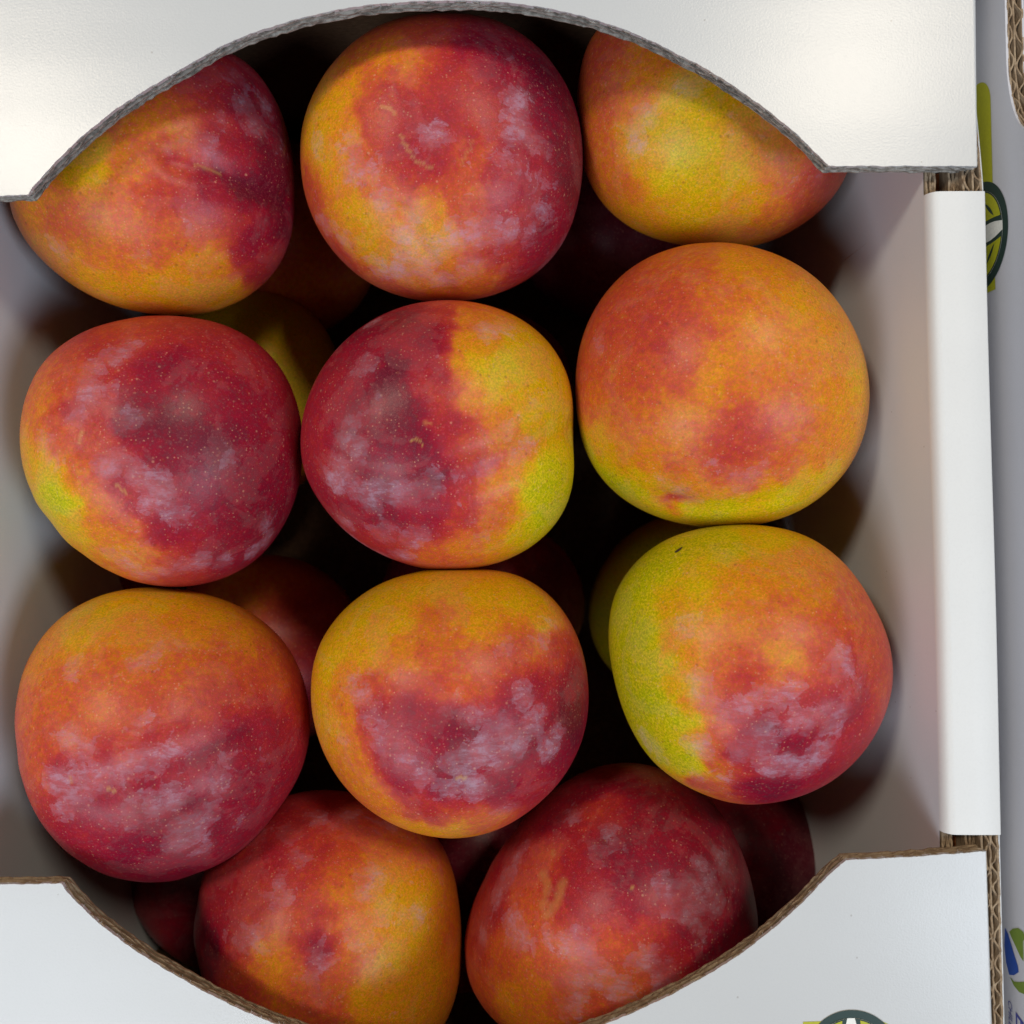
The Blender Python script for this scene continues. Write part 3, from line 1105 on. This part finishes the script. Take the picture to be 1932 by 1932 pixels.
PLUMS.append(dict(
    label='plum in the very centre, crimson on the left and yellow green on the right', z=-0.033,
    outline=[(567, 840), (575, 770), (605, 700), (660, 635), (730, 590), (820, 568), (900, 572), (980, 600), (1040, 650), (1075, 720), (1081, 800), (1080, 850), (1082, 900), (1070, 955), (1030, 1010),
             (970, 1050), (890, 1072), (800, 1072), (720, 1045), (650, 1000), (600, 940), (573, 890)],
    ripe=[(620, 750, .80), (600, 850, .76), (640, 680, .85), (700, 620, .88), (760, 600, .9), (740, 720, .97), (700, 780, .9), (820, 630, .88), (838, 600, .74), (830, 660, .84), (820, 700, .8), (870, 600, .44), (880, 640, .42), (865, 690, .42), (920, 690, .24),
          (960, 690, .22), (940, 720, .24), (980, 650, .32), (920, 630, .44), (1030, 700, .33), (1050, 780, .28), (1060, 850, .2), (880, 750, .48), (850, 800, .76), (850, 740, .66), (950, 780, .46), (900, 850, .62), (960, 830, .5), (1000, 780, .32),
          (1010, 930, .10), (1040, 900, .12), (1020, 970, .12), (1050, 960, .15), (960, 930, .5), (940, 980, .52), (1000, 1000, .22), (940, 1030, .42), (870, 1040, .5), (880, 960, .7), (800, 980, .82), (780, 850, .93), (800, 900, .88),
          (700, 900, .9), (650, 950, .82), (720, 960, .9), (660, 1000, .74), (720, 1030, .72), (820, 1050, .56), (600, 920, .78), (750, 780, .95), (670, 830, .88), (990, 870, .4)],
    bloom=[(640, 880, 1), (650, 830, .85), (635, 910, 1), (660, 800, .6), (690, 930, 1), (670, 920, .9), (670, 850, .8), (700, 950, .7), (740, 890, .5), (750, 925, .9), (720, 920, .8), (780, 925, .8), (810, 920, .8), (820, 900, .6), (690, 690, .7), (705, 770, .5), (660, 1010, .9), (650, 985, .7),
           (690, 1035, 1), (720, 1045, .9), (720, 1010, .7), (735, 1000, .7), (790, 1010, .7), (770, 1020, .7), (760, 1050, .8), (920, 625, .7), (950, 620, .6), (1000, 850, .6), (970, 860, .5), (920, 890, .5), (870, 905, .5), (1010, 760, .5), (980, 780, .5), (960, 810, .5), (700, 610, .7), (640, 640, .5), (850, 670, .3), (900, 1020, .5), (900, 980, .4)],
    grooves=[([(1080, 815), (1000, 850), (900, 890), (820, 915)], 0.0008, 0.0040)],
    scars=[([(778, 830), (787, 831)], 2.2, .9), ([(787, 831), (797, 838)], 1.6, .8), ([(800, 800), (812, 798)], 1.5, .5)]))
PLUMS.append(dict(
    label='orange plum against the right wall with a yellow green lower rim', z=-0.033,
    outline=[(1087, 720), (1095, 650), (1130, 570), (1190, 505), (1270, 468), (1360, 458), (1450, 475), (1540, 525), (1600, 600), (1635, 690), (1640, 770), (1620, 850), (1570, 920), (1500, 968),
             (1420, 990), (1330, 993), (1240, 975), (1160, 930), (1110, 865), (1090, 790)],
    ripe=[(1300, 500, .55), (1400, 500, .44), (1500, 560, .42), (1570, 640, .42), (1620, 720, .36), (1350, 560, .52), (1250, 560, .60), (1180, 600, .62), (1120, 680, .58), (1110, 760, .54), (1130, 830, .34),
          (1115, 870, .14), (1160, 910, .10), (1200, 930, .16), (1200, 850, .46), (1250, 650, .66), (1280, 720, .6), (1340, 720, .42), (1400, 680, .48), (1450, 740, .5), (1400, 790, .66), (1440, 820, .64), (1350, 830, .64), (1380, 860, .66),
          (1300, 820, .48), (1500, 800, .54), (1550, 850, .48), (1600, 800, .42), (1480, 880, .54), (1440, 940, .26), (1360, 960, .16), (1480, 940, .18), (1540, 910, .3), (1250, 930, .34), (1270, 950, .62),
          (1330, 930, .45), (1290, 770, .46), (1200, 700, .6), (1230, 965, .24), (1560, 750, .46), (1300, 620, .6), (1450, 640, .46), (1400, 900, .6), (1290, 880, .54), (1180, 790, .54), (1320, 975, .16)],
    bloom=[(1400, 910, .8), (1420, 900, .7), (1440, 880, .4), (1280, 930, .8), (1260, 915, .6), (1300, 945, .7), (1130, 660, .6), (1500, 830, .4), (1350, 880, .4), (1240, 950, .5), (1450, 850, .4), (1330, 720, .3)],
    grooves=[([(1265, 945), (1320, 962), (1400, 958), (1480, 935)], 0.0003, 0.0035)],
    scars=[([(1494, 742), (1496, 746)], 1.6, .9)], dents=[(1270, 950, 0.0009, 0.005)]))
PLUMS.append(dict(
    label='big plum at the left wall near the front flap, orange above and crimson below', z=-0.033,
    outline=[(30, 1380), (35, 1300), (65, 1220), (120, 1160), (200, 1120), (300, 1110), (400, 1125), (480, 1160), (540, 1215), (575, 1290), (585, 1370), (570, 1450), (520, 1530), (460, 1600),
             (380, 1645), (290, 1665), (210, 1655), (130, 1610), (70, 1540), (40, 1460)],
    ripe=[(300, 1130, .30), (200, 1150, .28), (150, 1190, .34), (250, 1200, .42), (350, 1200, .44), (400, 1160, .38), (450, 1200, .46), (520, 1250, .56), (560, 1320, .66), (350, 1250, .54), (280, 1270, .52),
          (180, 1270, .54), (200, 1330, .52), (220, 1390, .66), (230, 1350, .6), (100, 1300, .54), (60, 1350, .56), (60, 1430, .6), (120, 1400, .58), (400, 1320, .66), (450, 1300, .64), (350, 1380, .72), (500, 1400, .82),
          (550, 1400, .8), (400, 1430, .86), (300, 1450, .78), (250, 1500, .84), (180, 1530, .84), (120, 1460, .78), (80, 1500, .7), (150, 1580, .8), (250, 1600, .9), (350, 1550, .9), (450, 1500, .86),
          (380, 1620, .86), (500, 1480, .84), (300, 1500, .88), (90, 1230, .44), (300, 1330, .62), (420, 1260, .55), (200, 1450, .74), (450, 1400, .84), (330, 1290, .56)],
    bloom=[(270, 1250, .7), (300, 1225, .6), (340, 1215, .5), (140, 1260, .6), (130, 1390, .9), (145, 1410, .8), (110, 1480, 1), (95, 1470, .7), (130, 1510, 1), (120, 1525, .8), (140, 1460, .8), (155, 1485, .8), (190, 1470, .9), (240, 1445, .85), (220, 1460, .8), (270, 1440, .8), (290, 1430, .85), (320, 1415, .7),
           (270, 1360, .6), (250, 1380, .4), (290, 1520, .8), (260, 1520, .6), (320, 1510, .85), (370, 1550, 1), (350, 1560, .9), (390, 1540, .7), (340, 1590, 1), (360, 1580, .9), (240, 1540, .7), (410, 1480, .65), (430, 1430, .5), (330, 1480, .6), (380, 1600, .6), (450, 1550, .5), (500, 1430, .4)],
    grooves=[([(200, 1480), (330, 1440), (470, 1380)], 0.0004, 0.004)],
    dents=[(115, 1470, 0.0009, 0.005)],
    scars=[([(200, 1492), (215, 1495)], 2, .7), ([(125, 1470), (130, 1478)], 3, .5)]))
PLUMS.append(dict(
    label='plum below the central one, yellow on top and red with lilac wax below', z=-0.030,
    outline=[(587, 1290), (600, 1220), (640, 1160), (710, 1105), (790, 1080), (900, 1075), (980, 1085), (1040, 1125), (1085, 1190), (1108, 1280), (1105, 1370), (1070, 1455), (1010, 1520),
             (940, 1565), (860, 1582), (780, 1570), (700, 1530), (640, 1470), (600, 1390)],
    ripe=[(800, 1100, .28), (700, 1130, .28), (650, 1190, .3), (620, 1250, .3), (600, 1330, .36), (750, 1170, .34), (900, 1120, .32), (980, 1130, .32), (1020, 1170, .36), (820, 1180, .5), (840, 1200, .54), (760, 1230, .46),
          (900, 1180, .38), (1000, 1210, .54), (950, 1240, .62), (1050, 1220, .66), (1080, 1280, .86), (1080, 1350, .98), (700, 1300, .6), (650, 1320, .5), (720, 1350, .8), (800, 1280, .62), (850, 1295, .56), (900, 1290, .62),
          (780, 1350, .86), (850, 1370, .9), (900, 1400, .88), (950, 1350, .86), (1000, 1400, .88), (1040, 1420, .86), (650, 1420, .46), (680, 1460, .5), (750, 1450, .82), (850, 1480, .9), (950, 1480, .86), (1000, 1480, .78),
          (800, 1530, .7), (720, 1510, .5), (850, 1570, .4), (920, 1550, .55), (780, 1560, .42), (620, 1380, .4), (820, 1240, .54), (890, 1240, .56), (700, 1220, .36), (1000, 1300, .82)],
    bloom=[(1040, 1180, .6), (1020, 1195, .6), (960, 1220, .6), (680, 1310, .7), (660, 1290, .6), (720, 1390, .7), (700, 1350, .7), (740, 1410, .6), (760, 1440, .7), (800, 1460, .7), (880, 1430, 1), (900, 1420, 1), (860, 1440, .9), (920, 1410, 1), (950, 1410, .9), (980, 1400, .9), (1000, 1370, .9), (1010, 1350, .7), (900, 1350, .7),
           (860, 1340, .6), (940, 1370, .6), (1040, 1410, .9), (1045, 1390, .7), (900, 1485, .9), (850, 1490, .7), (880, 1470, .8), (780, 1190, .4), (980, 1310, .7), (990, 1320, .7), (630, 1360, .5), (650, 1400, .5), (830, 1450, .5), (940, 1440, .7), (700, 1260, .4), (950, 1530, .5)],
    grooves=[([(850, 1330), (870, 1400), (870, 1470)], 0.0003, 0.004)],
    scars=[([(862, 1473), (878, 1470)], 3, .8)]))
PLUMS.append(dict(
    label='plum against the right wall near the front, lime green left side and red right side', z=-0.026, blemish=(1278, 1040),
    outline=[(1148, 1200), (1155, 1130), (1190, 1070), (1250, 1020), (1340, 995), (1440, 993), (1520, 1010), (1590, 1060), (1645, 1140), (1680, 1220), (1685, 1290), (1665, 1360), (1620, 1430),
             (1560, 1480), (1480, 1510), (1400, 1518), (1310, 1490), (1230, 1435), (1185, 1360), (1160, 1280)],
    ripe=[(1200, 1090, .08), (1170, 1150, .06), (1250, 1050, .08), (1350, 1020, .12), (1450, 1020, .26), (1200, 1200, .06), (1180, 1280, .08), (1230, 1250, .12), (1230, 1330, .06), (1280, 1350, .08), (1220, 1400, .12),
          (1280, 1430, .1), (1300, 1455, .12), (1320, 1100, .26), (1290, 1150, .34), (1300, 1210, .42), (1270, 1290, .34), (1400, 1100, .42), (1500, 1080, .42), (1550, 1100, .48), (1600, 1160, .56), (1640, 1220, .6), (1400, 1180, .48),
          (1450, 1170, .54), (1500, 1190, .56), (1490, 1240, .42), (1475, 1230, .44), (1560, 1230, .62), (1600, 1270, .72), (1400, 1280, .66), (1350, 1260, .55), (1330, 1320, .54), (1400, 1330, .7), (1500, 1320, .76), (1550, 1350, .8),
          (1620, 1310, .76), (1660, 1280, .64), (1450, 1370, .9), (1400, 1420, .82), (1500, 1420, .88), (1600, 1400, .76), (1350, 1430, .56), (1330, 1480, .62), (1450, 1490, .9), (1550, 1460, .8), (1310, 1380, .4), (1340, 1380, .6), (1440, 1250, .6)],
    bloom=[(1300, 1180, .6), (1320, 1300, .8), (1310, 1280, .6), (1330, 1310, .7), (1400, 1335, .9), (1380, 1340, .7), (1430, 1325, .7), (1470, 1310, .8), (1490, 1300, .7), (1450, 1360, .7), (1440, 1385, .9), (1570, 1370, 1), (1575, 1350, .9), (1560, 1340, .7), (1590, 1240, .85), (1600, 1260, .7), (1580, 1280, .6), (1480, 1440, 1),
           (1460, 1450, .9), (1440, 1430, .9), (1510, 1450, .9), (1530, 1440, .85), (1550, 1420, .8), (1320, 1410, .9), (1300, 1400, .6), (1395, 1420, .8), (1410, 1410, .7), (1220, 1400, .85), (1235, 1410, .8), (1250, 1430, .6), (1370, 1470, .5), (1600, 1300, .6), (1500, 1350, .7), (1520, 1355, .7), (1310, 1460, .5)],
    grooves=[([(1470, 1365), (1540, 1355), (1600, 1320)], -0.0005, 0.004), ([(1560, 1390), (1620, 1350)], 0.0004, 0.004)],
    scars=[([(1475, 1235), (1500, 1235)], 9, .22), ([(1376, 1118), (1386, 1113)], 1.6, .8)]))
PLUMS.append(dict(
    label='lower lying plum behind the front arch on the left, brownish orange and yellow', z=-0.047, squash=0.92, shift=0.05, base_b=0.24,
    outline=[(368, 1770), (375, 1690), (400, 1610), (450, 1550), (520, 1510), (600, 1490), (680, 1500), (760, 1530), (820, 1570), (850, 1630), (865, 1720), (870, 1800), (860, 1880),
             (830, 1950), (760, 2000), (650, 2020), (540, 2005), (440, 1950), (390, 1870)],
    ripe=[(500, 1540, .72), (600, 1530, .68), (700, 1530, .6), (780, 1580, .5), (450, 1600, .7), (520, 1620, .72), (600, 1600, .66), (570, 1640, .64), (650, 1640, .5), (700, 1680, .36), (730, 1700, .3), (780, 1720, .32),
          (800, 1800, .34), (850, 1760, .44), (740, 1800, .3), (680, 1780, .42), (640, 1750, .48), (600, 1790, .82), (600, 1720, .62), (650, 1690, .44), (550, 1700, .62), (500, 1720, .66), (420, 1700, .74), (400, 1780, .88),
          (450, 1780, .66), (500, 1790, .42), (520, 1830, .40), (560, 1850, .5), (450, 1850, .6), (400, 1830, .84), (640, 1850, .5), (700, 1880, .36), (780, 1870, .36), (600, 1900, .55), (540, 1750, .56), (640, 1600, .56)],
    bloom=[(560, 1620, .5), (530, 1680, .6), (700, 1650, .7), (690, 1680, .6), (720, 1720, .6), (790, 1730, .6), (760, 1740, .5), (680, 1770, .6), (600, 1820, .7), (590, 1850, .6), (470, 1770, .6), (700, 1790, .55), (480, 1580, .5), (600, 1880, .5), (600, 1540, .6), (660, 1540, .6), (730, 1560, .5), (550, 1570, .5)],
    grooves=[([(600, 1720), (600, 1790), (595, 1860)], 0.0003, 0.004)]))
PLUMS.append(dict(
    label='dark red plum behind the front arch on the right, streaked with lilac wax', z=-0.045, squash=0.95,
    outline=[(875, 1800), (885, 1730), (920, 1650), (980, 1560), (1060, 1480), (1130, 1445), (1200, 1438), (1280, 1465), (1350, 1520), (1395, 1600), (1420, 1680), (1430, 1770), (1410, 1850),
             (1350, 1930), (1260, 1990), (1150, 2010), (1040, 1990), (950, 1940), (895, 1880)],
    ripe=[(1180, 1470, .85), (1100, 1500, .85), (1050, 1560, .84), (1250, 1530, .88), (1330, 1560, .88), (1150, 1600, .9), (1250, 1640, .88), (1350, 1650, .88), (1400, 1700, .9), (1080, 1540, .78), (1120, 1530, .66),
          (960, 1640, .74), (1000, 1640, .64), (1040, 1610, .6), (940, 1720, .74), (900, 1770, .68), (980, 1700, .6), (1000, 1740, .56), (1100, 1720, .76), (1080, 1650, .78), (1130, 1680, .78), (1200, 1720, .82), (1215, 1765, .64),
          (1300, 1750, .86), (1150, 1790, .62), (1050, 1790, .58), (950, 1800, .58), (990, 1860, .5), (900, 1850, .58), (1000, 1900, .5), (1080, 1880, .58), (1200, 1830, .58), (1170, 1850, .56), (1250, 1830, .76),
          (1350, 1800, .9), (1400, 1800, .86), (1280, 1880, .74), (1150, 1900, .6), (970, 1880, .42), (1180, 1650, .88), (1210, 1860, .56)],
    bloom=[(960, 1650, .8), (940, 1690, .75), (950, 1670, .7), (975, 1620, .7), (990, 1600, .5), (1150, 1570, .7), (1130, 1600, .5), (1080, 1540, .6), (1065, 1540, .5), (1160, 1580, .6), (1300, 1670, .7), (1350, 1700, 1), (1340, 1680, .8), (1300, 1720, .9), (1320, 1700, .9), (1250, 1680, .7), (1270, 1700, .6), (1320, 1640, .7), (1360, 1620, .8), (1370, 1650, .7),
           (970, 1750, .9), (980, 1770, .9), (965, 1735, .7), (1070, 1780, .8), (1040, 1775, .6), (1100, 1800, .95), (1130, 1840, .9), (1115, 1820, .8), (1090, 1860, .7), (1160, 1870, .85), (1180, 1880, .7), (1080, 1900, .8), (1085, 1880, .7), (1195, 1835, .5), (1250, 1860, .9), (1240, 1840, .7), (1225, 1815, .8), (1200, 1870, .5), (910, 1760, .6), (1085, 1760, .6), (1000, 1780, .5), (1320, 1760, .5)],
    scars=[([(1022, 1648), (1035, 1665), (1030, 1690), (1022, 1710)], 8, .5), ([(1060, 1665), (1052, 1700), (1035, 1725)], 9, .55), ([(1043, 1608), (1044, 1613)], 4, .5), ([(1192, 1672), (1194, 1678)], 2, .9)]))

for i, d in enumerate(PLUMS):
    lab = d.pop('label')
    o = build_plum(d.pop('outline'), d.pop('z'), 300, 150, seed=i * 7 + 3, **d)
    tag(o, lab, 'plum', GRP)


def round_outline(cx, cy, rx_, ry_, seed):
    r = random.Random(seed)
    a1, a2 = r.uniform(0, 6), r.uniform(0, 6)
    out = []
    for k in range(24):
        t = k * math.pi / 12
        f = 1 + 0.03 * math.sin(2 * t + a1) + 0.025 * math.sin(3 * t + a2)
        out.append((cx + rx_ * f * math.cos(t), cy + ry_ * f * math.sin(t)))
    return out


lower = [  # high ripeness on most of these paints the gap shade into their skins
    (468, 742, 190, 190, -0.100, .26, 'yellow plum of the lower layer, seen between the left and the central plum'),
    (500, 1225, 195, 180, -0.111, .62, 'orange plum of the lower layer, below the gap beside the left wall plums'),
    (1300, 1155, 190, 180, -0.114, .16, 'greenish plum of the lower layer in deep shade under the right wall plums'),
    (430, 1660, 185, 180, -0.114, 1.0, 'brownish plum of the lower layer in shade behind the left corner of the front arch'),
    (1368, 1610, 178, 185, -0.106, 1.0, 'dark red plum of the lower layer by the right wall behind the front arch'),
    (1155, 425, 185, 180, -0.114, 1.05, 'dark red plum of the lower layer under the yellow plum'),
    (540, 450, 185, 180, -0.112, .62, 'olive plum of the lower layer between the two back plums on the left'),
    (905, 1140, 190, 180, -0.110, .97, 'plum of the lower layer in the dark gap below the central plum'),
    (885, 1600, 185, 175, -0.114, .97, 'plum of the lower layer in the dark gap between the two front plums'),
    (890, 750, 188, 180, -0.111, .97, 'plum of the lower layer in the dark between the central plum and the orange one'),
    (850, 340, 188, 180, -0.112, .95, 'plum of the lower layer hidden under the pink plum at the back'),
    (1320, 790, 190, 180, -0.112, .95, 'plum of the lower layer under the orange plum at the right wall'),
    (880, 1880, 185, 180, -0.110, .9, 'plum of the lower layer in the gap between the two front plums, nearest the flap'),
    (1250, 1860, 185, 180, -0.110, .9, 'plum of the lower layer under the dark red plum at the front'),
    (190, 420, 185, 180, -0.112, .9, 'plum of the lower layer in the back left corner'),
    (175, 990, 180, 180, -0.110, .9, 'plum of the lower layer in shade at the left wall'),
]
for i, (cx, cy, a, b, z, rv, lab) in enumerate(lower):
    o = build_plum(round_outline(cx, cy, a, b, i), z, 120, 60, squash=0.92, seed=200 + i * 5, base_r=rv, base_b=0.10)
    tag(o, lab, 'plum', GRP2)
